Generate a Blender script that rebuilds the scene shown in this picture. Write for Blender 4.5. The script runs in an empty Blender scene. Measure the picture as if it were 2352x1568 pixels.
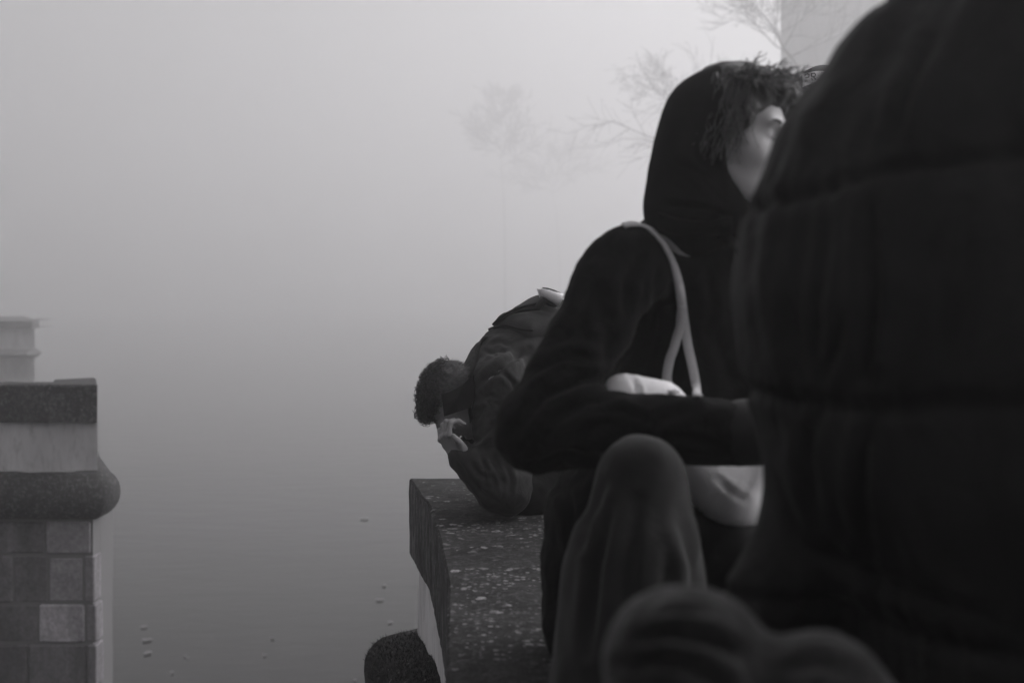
import bpy, math, random
import numpy as np
from mathutils import Vector, Matrix
from mathutils.bvhtree import BVHTree
R = math.radians
S = bpy.context.scene
# ------------------------------------------------------------------ camera
F = 2940.0            # focal length in units of a 2352-wide picture (45 mm on 36 mm)
EYE = 0.663           # camera height above the coping
HZ = 670.0
cam_d = bpy.data.cameras.new("camera"); cam = bpy.data.objects.new("camera", cam_d)
S.collection.objects.link(cam); S.camera = cam
cam.location = (0, 0, EYE); cam.rotation_euler = (R(90), 0, 0)
cam_d.lens = 45.0; cam_d.sensor_width = 36; cam_d.clip_start = 0.05; cam_d.clip_end = 3000
cam_d.shift_y = -(784 - HZ) / 2352
cam_d.dof.use_dof = True; cam_d.dof.focus_distance = 4.0; cam_d.dof.aperture_fstop = 3.6
def P(px, py, d):
    return np.array([(px - 1176) / F * d, d, EYE - (py - HZ) / F * d])
# ------------------------------------------------------------------ light
SUN_EL, SUN_AZ = 34, 62      # azimuth measured from +Y towards +X
W = bpy.data.worlds.new("World"); S.world = W; W.use_nodes = True
nt = W.node_tree; bg = nt.nodes["Background"]
sk = nt.nodes.new("ShaderNodeTexSky"); sk.sky_type = 'NISHITA'; sk.sun_disc = False
sk.sun_elevation = R(SUN_EL); sk.sun_rotation = R(SUN_AZ); sk.dust_density = 6; sk.air_density = 1.5
bw = nt.nodes.new("ShaderNodeRGBToBW"); mx = nt.nodes.new("ShaderNodeMix"); mx.data_type = 'RGBA'; mx.blend_type = 'MULTIPLY'
mx.inputs[0].default_value = 1; mx.inputs[7].default_value = (1.0, 0.986, 1.006, 1)
nt.links.new(sk.outputs[0], bw.inputs[0]); nt.links.new(bw.outputs[0], mx.inputs[6]); nt.links.new(mx.outputs[2], bg.inputs[0])
bg.inputs[1].default_value = 0.09
sl = bpy.data.lights.new("sun", 'SUN'); sun = bpy.data.objects.new("sun", sl); S.collection.objects.link(sun)
sl.energy = 1.5; sl.angle = R(35); sl.color = (1, .98, .985)
sd = Vector((math.sin(R(SUN_AZ)) * math.cos(R(SUN_EL)), math.cos(R(SUN_AZ)) * math.cos(R(SUN_EL)), math.sin(R(SUN_EL))))
sun.rotation_euler = (-sd).to_track_quat('-Z', 'Y').to_euler(); sun.location = (20, 20, 60)
S.view_settings.view_transform = 'Standard'; S.view_settings.look = 'None'
S.view_settings.gamma = 1; S.view_settings.use_curve_mapping = False
S.view_settings.exposure = 0.78
cy = S.cycles
cy.use_denoising = True; cy.max_bounces = 8; cy.volume_bounces = 3; cy.diffuse_bounces = 3; cy.caustics_reflective = False; cy.caustics_refractive = False
try: cy.denoiser = 'OPENIMAGEDENOISE'
except Exception: pass

# ------------------------------------------------------------------ materials
def tint(v): return (v, v * .985, v * 1.004, 1)
class Mat:
    def __init__(s, name, base=.2, rough=.8, spec=.5):
        s.m = bpy.data.materials.new(name); s.m.use_nodes = True; s.t = s.m.node_tree
        s.b = s.t.nodes["Principled BSDF"]; s.b.inputs['Base Color'].default_value = tint(base)
        s.b.inputs['Roughness'].default_value = rough; s.b.inputs['Specular IOR Level'].default_value = spec
        s.tc = s.t.nodes.new("ShaderNodeTexCoord"); s.col = None; s.h = None
    def n(s, k, **kw):
        x = s.t.nodes.new(k)
        for a, b in kw.items(): setattr(x, a, b)
        return x
    def L(s, a, b): s.t.links.new(a, b)
    def co(s, scale=(1, 1, 1), rot=(0, 0, 0)):
        mp = s.n("ShaderNodeMapping"); mp.inputs['Scale'].default_value = scale; mp.inputs['Rotation'].default_value = rot
        s.L(s.tc.outputs['Object'], mp.inputs['Vector']); return mp.outputs[0]
    def noise(s, sc, det=4, rough=.6, vec=None, dist=0):
        x = s.n("ShaderNodeTexNoise"); x.inputs['Scale'].default_value = sc; x.inputs['Detail'].default_value = det
        x.inputs['Roughness'].default_value = rough; x.inputs['Distortion'].default_value = dist
        s.L(vec if vec is not None else s.tc.outputs['Object'], x.inputs['Vector']); return x.outputs['Fac']
    def ramp(s, fac, pts):
        r = s.n("ShaderNodeValToRGB"); e = r.color_ramp.elements
        while len(e) < len(pts): e.new(.5)
        for i, (p, v) in enumerate(pts): e[i].position = p; e[i].color = tint(v)
        s.L(fac, r.inputs[0]); return r.outputs[0]
    def math(s, op, a, b=None, clamp=False):
        x = s.n("ShaderNodeMath", operation=op); x.use_clamp = clamp
        for i, v in enumerate((a, b)):
            if v is None: continue
            if isinstance(v, (int, float)): x.inputs[i].default_value = v
            else: s.L(v, x.inputs[i])
        return x.outputs[0]
    def mix(s, fac, a, b, mode='MIX'):
        x = s.n("ShaderNodeMix"); x.data_type = 'RGBA'; x.blend_type = mode
        for i, v in ((0, fac), (6, a), (7, b)):
            if isinstance(v, (int, float)): x.inputs[i].default_value = v if i == 0 else tint(v)
            else: s.L(v, x.inputs[i])
        return x.outputs[2]
    def color(s, c): s.L(c, s.b.inputs['Base Color']); return s
    def bump(s, h, strength=.5, dist=.01):
        x = s.n("ShaderNodeBump"); x.inputs['Strength'].default_value = strength; x.inputs['Distance'].default_value = dist
        s.L(h, x.inputs['Height']); s.L(x.outputs[0], s.b.inputs['Normal']); return s
    def spots(s, scale, thr, vec=None, soft=.03):
        v = s.n("ShaderNodeTexVoronoi"); v.feature = 'F1'; v.inputs['Scale'].default_value = scale; v.inputs['Randomness'].default_value = 1
        nz = s.n("ShaderNodeTexNoise"); nz.inputs['Scale'].default_value = scale * 1.6; nz.inputs['Detail'].default_value = 3
        src = vec if vec is not None else s.tc.outputs['Object']
        s.L(src, nz.inputs['Vector'])
        ad = s.n("ShaderNodeMix"); ad.data_type = 'RGBA'; ad.blend_type = 'LINEAR_LIGHT'; ad.inputs[0].default_value = .35 / scale
        s.L(src, ad.inputs[6]); s.L(nz.outputs['Color'], ad.inputs[7]); s.L(ad.outputs[2], v.inputs['Vector'])
        sep = s.n("ShaderNodeSeparateColor"); s.L(v.outputs['Color'], sep.inputs[0])
        rad = s.math('MULTIPLY', s.math('POWER', sep.outputs[0], 3.0), thr)
        d = s.math('SUBTRACT', rad, v.outputs['Distance'])
        return s.math('DIVIDE', d, soft, True)
def cloth(name, base, rough=.85, fine=220, coarse=9, amp=.35, bd=.02, sheen=0.0, spec=.3):
    m = Mat(name, base, rough, spec)
    a = m.noise(coarse, 5, .55, dist=.6); b = m.noise(fine, 2, .6)
    m.color(m.ramp(a, [(.3, base * (1 - amp)), (.7, base * (1 + amp))]))
    m.bump(m.math('ADD', a, m.math('MULTIPLY', b, .06)), .45, bd)
    if sheen: m.b.inputs['Sheen Weight'].default_value = sheen
    return m.m
M = {}
# lichened coping stone
def stone_dark(name, streak=False, spot=1.0, base=.045):
    m = Mat(name, .05, .9, .25)
    vec = m.co((1, 1, .22)) if streak else None
    a = m.noise(6, 8, .72, vec); b = m.noise(38, 7, .8, vec); c = m.noise(120, 4, .75, vec)
    col = m.ramp(a, [(.32, base * .4), (.52, base * 1.0), (.72, base * 2.2)])
    col = m.mix(m.math('MULTIPLY', m.math('SUBTRACT', b, .49, True), 7, True), col, base * 5.0)
    col = m.mix(m.math('MULTIPLY', m.math('SUBTRACT', c, .49, True), 9.0, True), col, base * .2)
    if spot:
        dens = m.math('MULTIPLY', m.math('SUBTRACT', m.noise(2.6, 3, .6), .44, True), 9, True)
        s1 = m.math('MULTIPLY', m.spots(30, .46 * spot, vec), m.math('MULTIPLY', m.math('SUBTRACT', m.noise(4.5, 4, .7), .45, True), 12, True)); s2 = m.math('MULTIPLY', m.spots(75, .66 * spot, vec), dens)
        s3 = m.math('MULTIPLY', m.spots(13, .30 * spot, vec), dens)
        brk = m.math('MULTIPLY', m.math('SUBTRACT', m.noise(120, 3, .7), .36, True), 6, True)
        for s_, v in ((s2, .20), (s1, .27), (s3, .22)):
            col = m.mix(m.math('MULTIPLY', s_, brk), col, v)
    m.color(col)
    m.bump(m.math('ADD', m.math('MULTIPLY', a, .5), m.math('ADD', m.math('MULTIPLY', b, .35), m.math('MULTIPLY', c, .12))), .9, .012)
    return m.m
M['coping'] = stone_dark('lichened_coping', base=.014)
M['coping_side'] = stone_dark('streaked_coping', True, .5, .055)
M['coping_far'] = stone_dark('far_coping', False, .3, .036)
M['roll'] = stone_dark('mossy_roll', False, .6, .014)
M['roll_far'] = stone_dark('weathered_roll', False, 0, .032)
def stone_light(name, lo, hi, streak=True):
    m = Mat(name, .2, .9, .25)
    vec = m.co((1, 1, .3)) if streak else None
    a = m.noise(2.2, 6, .6, vec, .4); b = m.noise(25, 6, .7, vec)
    col = m.ramp(a, [(.3, lo), (.7, hi)])
    col = m.mix(m.math('MULTIPLY', m.math('SUBTRACT', b, .5, True), 2.5, True), col, lo * .5)
    m.color(col); m.bump(m.math('ADD', a, m.math('MULTIPLY', b, .3)), .6, .015); return m.m
M['wall'] = stone_light('pale_wall_stone', .55, .8)
M['wall_far'] = stone_light('grey_wall_stone', .42, .7)
M['tower'] = stone_light('tower_stone', .16, .28)
M['bank'] = stone_light('embankment_stone', .10, .2)
M['floor'] = stone_light('paving', .08, .16, False)
# ashlar: per block tone through an attribute
m = Mat('ashlar_blocks', .1, .9, .25)
at = m.n("ShaderNodeAttribute"); at.attribute_name = 'tone'; at.attribute_type = 'GEOMETRY'
a = m.noise(2.2, 7, .7, m.co((1, 1, .5)), .8); b = m.noise(30, 6, .75)
c0 = m.mix(1.0, at.outputs['Color'], m.ramp(a, [(.32, .5), (.5, .85), (.68, 1.35)]), 'MULTIPLY')
c0 = m.mix(1.0, c0, m.ramp(b, [(.35, .6), (.65, 1.1)]), 'MULTIPLY')
m.color(c0); m.bump(m.math('ADD', a, m.math('MULTIPLY', b, .3)), .7, .015); M['ashlar'] = m.m
M['mortar'] = Mat('lime_mortar', .16, .95, .2).m
# water
m = Mat('river_water', .003, .1, .22); m.b.inputs['IOR'].default_value = 1.33
n1 = m.noise(.8, 4, .6, m.co((1, 2.2, 1))); n2 = m.noise(5, 3, .6)
m.bump(m.math('ADD', n1, m.math('MULTIPLY', n2, .15)), .15, .1); M['water'] = m.m
M['foam'] = Mat('foam', .13, .8).m
M['moss'] = Mat('moss', .03, .95, .1).m
M['bark'] = cloth('bark', .028, .95, 60, 12, .4, .02)
M['leaf'] = Mat('dry_leaf', .05, .9).m
M['wood'] = cloth('wet_timber', .04, .9, 60, 6, .4, .02)
M['coat'] = cloth('black_wool_coat', .006, .95, 260, 14, .4, .02, .02, .06)
M['hood'] = cloth('black_jersey_hood', .007, .95, 260, 8, .3, .008, .02, .06)
M['trouser'] = cloth('dark_trousers', .010, .93, 240, 8, .3, .01, .1, .15)
M['puffer'] = cloth('black_quilted_nylon', .0085, .72, 160, 13, .3, .02, 0, .22)
M['knee'] = cloth('washed_black_denim', .016, .93, 300, 28, .6, .02, .15, .15)
M['jacket'] = cloth('charcoal_nylon', .011, .8, 220, 16, .25, .02, 0, .35)
M['jacket_collar'] = cloth('black_lining', .004, .85, 200, 10, .2, .006, 0, .15)
M['pack'] = cloth('black_canvas', .018, .75, 240, 12, .25, .01, 0, .25)
M['canvas'] = cloth('pale_cotton_canvas', .88, .9, 300, 14, .12, .012, .1, .2)
M['strap'] = cloth('pale_cotton_webbing', .5, .9, 500, 20, .12, .003, .1, .2)
M['cuff'] = cloth('grey_knit_cuff', .02, .9, 300, 20, .2, .006, .1, .15)
M['skin'] = cloth('skin', .5, .5, 300, 14, .08, .002, 0, .4)
M['skin2'] = cloth('skin_cool', .24, .5, 300, 30, .12, .003, 0, .4)
M['hair'] = cloth('dark_brown_hair', .03, .5, 300, 60, .5, .006, 0, .5)
M['hair_mid'] = cloth('brown_hair_strand', .085, .45, 300, 60, .5, .003, 0, .5)
M['hair_dark'] = Mat('black_curl', .014, .4, .5).m
M['hair_short'] = cloth('cropped_hair', .065, .6, 700, 90, .6, .004, 0, .4)
M['paper'] = Mat('white_paper', .7, .6).m
M['cap'] = cloth('grey_cap_cloth', .07, .8, 400, 30, .2, .002)
M['capdark'] = Mat('black_thread', .015, .8).m
M['white'] = Mat('white_patch', .72, .7).m
M['metal'] = Mat('snap_metal', .5, .35).m

# ------------------------------------------------------------------ object helpers
def tag(o, label=None, cat=None, group=None, kind=None):
    if label: o['label'] = label
    if cat: o['category'] = cat
    if group: o['group'] = group
    if kind: o['kind'] = kind
    return o
def link(o, parent=None):
    S.collection.objects.link(o)
    if parent is not None: o.parent = parent; o.matrix_parent_inverse = Matrix.Translation(-Vector(parent.location))
    return o
def empty(name, loc=(0, 0, 0)):
    o = bpy.data.objects.new(name, None); o.location = loc; o.empty_display_size = .1; return link(o)
def mesh(name, V, Fc, mat, parent=None, smooth=True):
    me = bpy.data.meshes.new(name)
    V = np.asarray(V, dtype=float)
    me.from_pydata(V.tolist(), [], Fc if isinstance(Fc, list) else Fc.tolist()); me.update()
    if smooth: me.polygons.foreach_set('use_smooth', [True] * len(me.polygons))
    for x in (mat if isinstance(mat, (list, tuple)) else [mat]): me.materials.append(M[x])
    o = bpy.data.objects.new(name, me); return link(o, parent)
class MB:
    def __init__(s): s.V = []; s.F = []
    def add(s, V, Fc):
        b = len(s.V); s.V += [tuple(map(float, v)) for v in V]; s.F += [tuple(int(i) + b for i in f) for f in Fc]
    def box(s, x0, x1, y0, y1, z0, z1, bev=0):
        if bev:
            V = []; 
            for z, i in ((z0, bev), (z0 + bev, 0), (z1 - bev, 0), (z1, bev)):
                b_ = bev * .7
                for (x, y) in ((x0 + b_, y0), (x1 - b_, y0), (x1, y0 + b_), (x1, y1 - b_), (x1 - b_, y1), (x0 + b_, y1), (x0, y1 - b_), (x0, y0 + b_)):
                    cx, cy_ = (x0 + x1) / 2, (y0 + y1) / 2
                    V.append((x + (i if x < cx else -i), y + (i if y < cy_ else -i), z))
            Fc = [(k * 8 + j, k * 8 + (j + 1) % 8, (k + 1) * 8 + (j + 1) % 8, (k + 1) * 8 + j) for k in range(3) for j in range(8)]
            Fc += [tuple(range(7, -1, -1)), tuple(range(24, 32))]
            s.add(V, Fc); return
        s.add([(x0, y0, z0), (x1, y0, z0), (x1, y1, z0), (x0, y1, z0), (x0, y0, z1), (x1, y0, z1), (x1, y1, z1), (x0, y1, z1)],
              [(3, 2, 1, 0), (4, 5, 6, 7), (0, 1, 5, 4), (1, 2, 6, 5), (2, 3, 7, 6), (3, 0, 4, 7)])
    def tube(s, pts, rad, n=6, cap=True):
        pts = [np.asarray(p, float) for p in pts]; k = len(pts)
        rad = rad if hasattr(rad, '__len__') else [rad] * k
        V = []; up = np.array([.13, .21, .97])
        t0 = pts[1] - pts[0]; t0 = t0 / (np.linalg.norm(t0) + 1e-9)
        a = np.cross(t0, up); a = a / (np.linalg.norm(a) + 1e-9)
        for i in range(k):
            t = pts[min(i + 1, k - 1)] - pts[max(i - 1, 0)]; t = t / (np.linalg.norm(t) + 1e-9)
            a = a - t * a.dot(t); a = a / (np.linalg.norm(a) + 1e-9); b = np.cross(t, a)
            for j in range(n):
                an = 2 * math.pi * j / n; V.append(pts[i] + rad[i] * (math.cos(an) * a + math.sin(an) * b))
        Fc = [(i * n + j, i * n + (j + 1) % n, (i + 1) * n + (j + 1) % n, (i + 1) * n + j) for i in range(k - 1) for j in range(n)]
        if cap: Fc += [tuple(range(n - 1, -1, -1)), tuple(range((k - 1) * n, k * n))]
        s.add(V, Fc)
    def build(s, name, mat, parent=None, smooth=True): return mesh(name, s.V, s.F, mat, parent, smooth)

# ------------------------------------------------------------------ signed distance modelling (organic forms as one continuous surface)
def smin(a, b, k):
    h = np.clip(.5 + .5 * (b - a) / k, 0, 1); return b * (1 - h) + a * h - k * h * (1 - h)
def C(p0, p1, r0, r1=None, k=.03): return ('c', np.asarray(p0, float), np.asarray(p1, float), r0, r0 if r1 is None else r1, k)
def E(c, r, rot=None, k=.03): return ('e', np.asarray(c, float), np.asarray(r, float), np.eye(3) if rot is None else np.asarray(rot, float), k)
def SUB(p): return ('-',) + p
def shrink(prims, dr):
    o = []
    for p in prims:
        if p[0] == 'c': o.append(('c', p[1], p[2], max(p[3] - dr, .02), max(p[4] - dr, .02), p[5]))
        elif p[0] == 'e': o.append(('e', p[1], np.maximum(p[2] - dr, .02), p[3], p[4]))
    return o
def bounds(p):
    if p[0] == 'c':
        return np.minimum(p[1] - p[3], p[2] - p[4]), np.maximum(p[1] + p[3], p[2] + p[4])
    h = np.abs(p[3]) @ p[2]
    return p[1] - h, p[1] + h
def sdf(prims, vox, name, mat, parent=None, folds=None, relax=2, noise=None, post=None):
    prims = [p for p in prims]
    pos = [p for p in prims if p[0] != '-']
    lo = np.min([bounds(p)[0] for p in pos], axis=0) - 4 * vox; hi = np.max([bounds(p)[1] for p in pos], axis=0) + 4 * vox
    n = np.ceil((hi - lo) / vox).astype(int) + 1
    ax = [(lo[i] + vox * np.arange(n[i])).astype(np.float32) for i in range(3)]
    f = np.full(tuple(n), .2, np.float32)
    for p in prims:
        neg = p[0] == '-'
        q = p[1:] if neg else p
        b0, b1 = bounds(q); k = q[-1]; mg = k + 3 * vox
        i0 = np.clip(np.floor((b0 - mg - lo) / vox).astype(int), 0, n - 1); i1 = np.clip(np.ceil((b1 + mg - lo) / vox).astype(int) + 1, 1, n)
        if np.any(i1 <= i0): continue
        sl_ = tuple(slice(i0[i], i1[i]) for i in range(3))
        X = ax[0][sl_[0]][:, None, None]; Y = ax[1][sl_[1]][None, :, None]; Z = ax[2][sl_[2]][None, None, :]
        if q[0] == 'c':
            a = q[1]; d = q[2] - q[1]; L2 = float(d @ d) + 1e-9
            t = np.clip(((X - a[0]) * d[0] + (Y - a[1]) * d[1] + (Z - a[2]) * d[2]) / L2, 0, 1)
            dist = np.sqrt((X - a[0] - t * d[0]) ** 2 + (Y - a[1] - t * d[1]) ** 2 + (Z - a[2] - t * d[2]) ** 2) - (q[3] + (q[4] - q[3]) * t)
        else:
            c, r, m_ = q[1], q[2], q[3]
            dx, dy, dz = X - c[0], Y - c[1], Z - c[2]
            u = [(dx * m_[0, j] + dy * m_[1, j] + dz * m_[2, j]) for j in range(3)]
            k0 = np.sqrt((u[0] / r[0]) ** 2 + (u[1] / r[1]) ** 2 + (u[2] / r[2]) ** 2) + 1e-6
            k1 = np.sqrt((u[0] / r[0] ** 2) ** 2 + (u[1] / r[1] ** 2) ** 2 + (u[2] / r[2] ** 2) ** 2) + 1e-6
            dist = k0 * (k0 - 1) / k1
        if neg: f[sl_] = -smin(-f[sl_], dist, k)
        else: f[sl_] = smin(f[sl_], dist, k)
    f[0] = f[-1] = .2; f[:, 0] = f[:, -1] = .2; f[:, :, 0] = f[:, :, -1] = .2
    # surface nets
    ins = f < 0
    cnt = np.zeros(tuple(n - 1), np.uint8)
    for i in (0, 1):
        for j in (0, 1):
            for k in (0, 1): cnt += ins[i:n[0] - 1 + i, j:n[1] - 1 + j, k:n[2] - 1 + k]
    cells = np.argwhere((cnt > 0) & (cnt < 8))
    idx = np.full(tuple(n - 1), -1, np.int64); idx[cells[:, 0], cells[:, 1], cells[:, 2]] = np.arange(len(cells))
    acc = np.zeros((len(cells), 3)); w = np.zeros(len(cells))
    corners = [(i, j, k) for i in (0, 1) for j in (0, 1) for k in (0, 1)]
    val = {c: f[cells[:, 0] + c[0], cells[:, 1] + c[1], cells[:, 2] + c[2]] for c in corners}
    for a in corners:
        for axx in range(3):
            if a[axx]: continue
            b = list(a); b[axx] = 1; b = tuple(b)
            va, vb = val[a], val[b]; cr = (va < 0) != (vb < 0)
            t = np.where(cr, va / (va - vb + 1e-12), 0)
            pt = np.tile(np.array(a, float), (len(cells), 1)); pt[:, axx] = t
            acc += pt * cr[:, None]; w += cr
    V = lo + vox * (cells + acc / w[:, None])
    faces = []
    for axx in range(3):
        u, v = [(1, 2), (2, 0), (0, 1)][axx]
        s0 = [slice(None)] * 3; s1 = [slice(None)] * 3; s0[axx] = slice(0, -1); s1[axx] = slice(1, None)
        A, B = ins[tuple(s0)], ins[tuple(s1)]
        e = np.argwhere(A != B)
        e = e[(e[:, u] > 0) & (e[:, v] > 0)]
        flip = A[e[:, 0], e[:, 1], e[:, 2]]
        q = []
        for du, dv in ((1, 1), (0, 1), (0, 0), (1, 0)):
            c = e.copy(); c[:, u] -= du; c[:, v] -= dv; q.append(idx[c[:, 0], c[:, 1], c[:, 2]])
        q = np.stack(q, 1)
        q = np.where(flip[:, None], q, q[:, ::-1]); faces.append(q)
    Fq = np.concatenate(faces); Fq = Fq[(Fq >= 0).all(1)]
    ed = np.concatenate([Fq[:, [0, 1]], Fq[:, [1, 2]], Fq[:, [2, 3]], Fq[:, [3, 0]]])
    def relax_(V, it):
        for _ in range(it):
            s_ = np.zeros_like(V); c_ = np.zeros(len(V))
            for a, b in ((0, 1), (1, 0)):
                for j in range(3): s_[:, j] += np.bincount(ed[:, a], V[ed[:, b], j], len(V))
                c_ += np.bincount(ed[:, a], minlength=len(V))
            V = V * .5 + .5 * s_ / np.maximum(c_, 1)[:, None]
        return V
    V = relax_(V, relax)
    def normals(V):
        fn = np.cross(V[Fq[:, 2]] - V[Fq[:, 0]], V[Fq[:, 3]] - V[Fq[:, 1]]); N = np.zeros_like(V)
        for c in range(4):
            for j in range(3): N[:, j] += np.bincount(Fq[:, c], fn[:, j], len(V))
        return N / (np.linalg.norm(N, axis=1)[:, None] + 1e-12)
    N = normals(V)
    if noise:
        for (amp, sc, seed) in noise: V = V + N * (amp * wav(V, sc, seed))[:, None]
    if folds:
        N = normals(V)
        px = 1176 + V[:, 0] / V[:, 1] * F; py = HZ - (V[:, 2] - EYE) / V[:, 1] * F
        view = V - np.array([0, 0, EYE]); view /= np.linalg.norm(view, axis=1)[:, None]
        fr = np.clip(-(N * view).sum(1) * 4 + .6, 0, 1)
        off = np.zeros(len(V))
        for (pl, wd, dp) in folds:
            pl = np.asarray(pl, float); best = np.full(len(V), 1e9); along = np.zeros(len(V)); nseg = len(pl) - 1
            for i in range(nseg):
                a, d = pl[i], pl[i + 1] - pl[i]
                t = np.clip(((px - a[0]) * d[0] + (py - a[1]) * d[1]) / (d @ d), 0, 1)
                dd = np.hypot(px - a[0] - t * d[0], py - a[1] - t * d[1])
                m_ = dd < best; best = np.where(m_, dd, best); along = np.where(m_, (i + t) / nseg, along)
            tp = np.sqrt(np.clip(np.sin(np.pi * np.clip(along, .03, .97)), 0, 1))
            off += -dp * tp * np.exp(-(best / wd) ** 2) + .45 * dp * tp * np.exp(-((best - 2.1 * wd) / (1.1 * wd)) ** 2)
        V = V + N * (off * fr)[:, None]
    if post: V = post(V, normals(V))
    return mesh(name, V, Fq, mat, parent)
def wav(V, sc, seed):
    """smooth pseudo noise from warped sines"""
    r = np.random.RandomState(seed); o = np.zeros(len(V)); Wp = V.copy()
    for i in range(3): Wp[:, i] = V[:, i] + .25 / sc * np.sin(V[:, (i + 1) % 3] * sc * 1.7 + r.rand() * 9)
    for i in range(6):
        d = r.normal(size=3); d /= np.linalg.norm(d)
        o += np.sin(Wp @ d * sc * (1 + .9 * r.rand()) * 2 + r.rand() * 6.28)
    return o / 4
def bvh(*objs):
    V = []; Fc = []
    for o in objs:
        b = len(V); V += [o.matrix_world @ v.co if False else v.co.copy() for v in o.data.vertices]
        Fc += [tuple(i + b for i in p.vertices) for p in o.data.polygons]
    return BVHTree.FromPolygons(V, Fc)
def hit(b, px, py, fallback):
    o = Vector((0, 0, EYE)); d = Vector(P(px, py, 1.0)) - o; d.normalize()
    loc, n, i, dist = b.ray_cast(o, d)
    if loc is None: return (None, None) if fallback is None else (P(px, py, fallback), np.array([0, -1, 0.]))
    return np.array(loc), np.array(n)
def spline(pts, n):
    pts = [np.asarray(p, float) for p in pts]; q = [2 * pts[0] - pts[1]] + pts + [2 * pts[-1] - pts[-2]]; out = []
    for i in range(len(pts) - 1):
        p0, p1, p2, p3 = q[i:i + 4]
        for k in range(n):
            t = k / n; out.append(.5 * ((2 * p1) + (-p0 + p2) * t + (2 * p0 - 5 * p1 + 4 * p2 - p3) * t * t + (-p0 + 3 * p1 - 3 * p2 + p3) * t ** 3))
    return out + [pts[-1]]
def frame(fwd, up):
    y = np.asarray(fwd, float); y /= np.linalg.norm(y); z = np.asarray(up, float); z = z - y * z.dot(y); z /= np.linalg.norm(z)
    x = np.cross(y, z); return np.stack([x, y, z], 1)
def xf(prims, c, m_, s=1.0):
    out = []
    for p in prims:
        neg = p[0] == '-'; q = p[1:] if neg else p
        if q[0] == 'c': q = ('c', c + m_ @ (q[1] * s), c + m_ @ (q[2] * s), q[3] * s, q[4] * s, q[5] * s)
        else: q = ('e', c + m_ @ (q[1] * s), q[2] * s, m_ @ q[3], q[4] * s)
        out.append((('-',) + q) if neg else q)
    return out
def head_prims():
    o = [E((0, -.015, .03), (.077, .098, .088)), E((0, .025, -.035), (.062, .070, .085), k=.03),
         E((0, .074, -.098), (.022, .02, .018), k=.03), C((-.034, .082, .022), (.034, .082, .022), .0115, k=.02),
         C((0, .09, .016), (0, .114, -.028), .0075, .0125, k=.012), E((.012, .1, -.032), (.009, .012, .008), k=.008), E((-.012, .1, -.032), (.009, .012, .008), k=.008)]
    for s in (-1, 1):
        o += [C((s * .048, 0, -.05), (s * .012, .062, -.096), .02, .02, k=.03), E((s * .04, .064, -.03), (.024, .024, .026), k=.025),
              E((s * .079, -.008, -.002), (.010, .018, .030), k=.008), E((s * .083, -.006, .0), (.006, .010, .018), k=.004)]
        o += [SUB(E((s * .031, .098, .004), (.019, .016, .012), k=.012))]
        o += [E((s * .031, .0755, .003), (.0145, .0145, .0120), k=.005)]
    o += [E((0, .093, -.060), (.022, .011, .006), k=.006), E((0, .091, -.070), (.020, .011, .007), k=.006)]
    o += [C((0, -.02, -.06), (0, -.045, -.19), .054, .06, k=.03)]
    return o
def hand_prims(curl=(.5, .7, .5), spread=.0, thumb=(.5, .75, -.35), r=1.0):
    o = [E((0, .048, 0), (.041, .05, .015), k=.012), C((0, -.05, 0), (0, .015, 0), .026, .027, k=.02), C((.03, .02, -.004), (.036, .06, -.004), .014, .012, k=.012)]
    for i, (x, L_) in enumerate(((.031, .95), (.0105, 1.05), (-.0105, .98), (-.030, .78))):
        p = np.array([x, .092 - abs(i - 1) * .004, .001]); a = 0.
        for j, (l, c) in enumerate(zip((.044, .028, .022), curl)):
            a += c; q = p + np.array([x * spread, l * L_ * math.cos(a), -l * L_ * math.sin(a)])
            o.append(C(p, q, (.0098 - .0009 * j) * r, (.0092 - .0011 * j) * r, k=.004 if j else .008))
            o.append(E(p, (.0108 - .0008 * j,) * 3, k=.003)); p = q
    t = np.array(thumb) / np.linalg.norm(thumb); p = np.array([.034, .028, -.006]); q = p + t * .042
    o += [C(p, q, .0135, .011, k=.012), C(q, q + (t + np.array([-.5, .2, -.1])) * .024, .0108, .009, k=.004)]
    return o
exec_done = False

# =================================================================== SETTING
def sheet(name, poly, z, mat, kind='structure'):
    o = mesh(name, [(x, y, z) for x, y in poly], [tuple(range(len(poly)))], mat, None, False); return tag(o, kind=kind)
WZ = -4.5
sheet('river', [(-900, -400), (900, -400), (900, 1500), (-900, 1500)], WZ, 'water')
def solid(name, poly, z0, z1, mat, parent=None, kind=None):
    n = len(poly); V = [(x, y, z0) for x, y in poly] + [(x, y, z1) for x, y in poly]
    Fc = [tuple(range(n - 1, -1, -1)), tuple(range(n, 2 * n))] + [(i, (i + 1) % n, n + (i + 1) % n, n + i) for i in range(n)]
    o = mesh(name, V, Fc, mat, parent, False); return tag(o, kind=kind) if kind else o
solid('bridge_roadway', [(.55, -8), (9.5, -8), (9.5, 5), (12, 20), (27, 66), (17.5, 66), (2.4, 20), (.62, 6), (.55, 4.5)], -2.4, -1.0, 'floor', kind='structure')
solid('river_bank', [(5.2, 42), (60, 42), (190, 400), (-30, 400), (20, 330), (7, 110)], WZ - 1, -3.9, 'bank', kind='structure')

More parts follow.
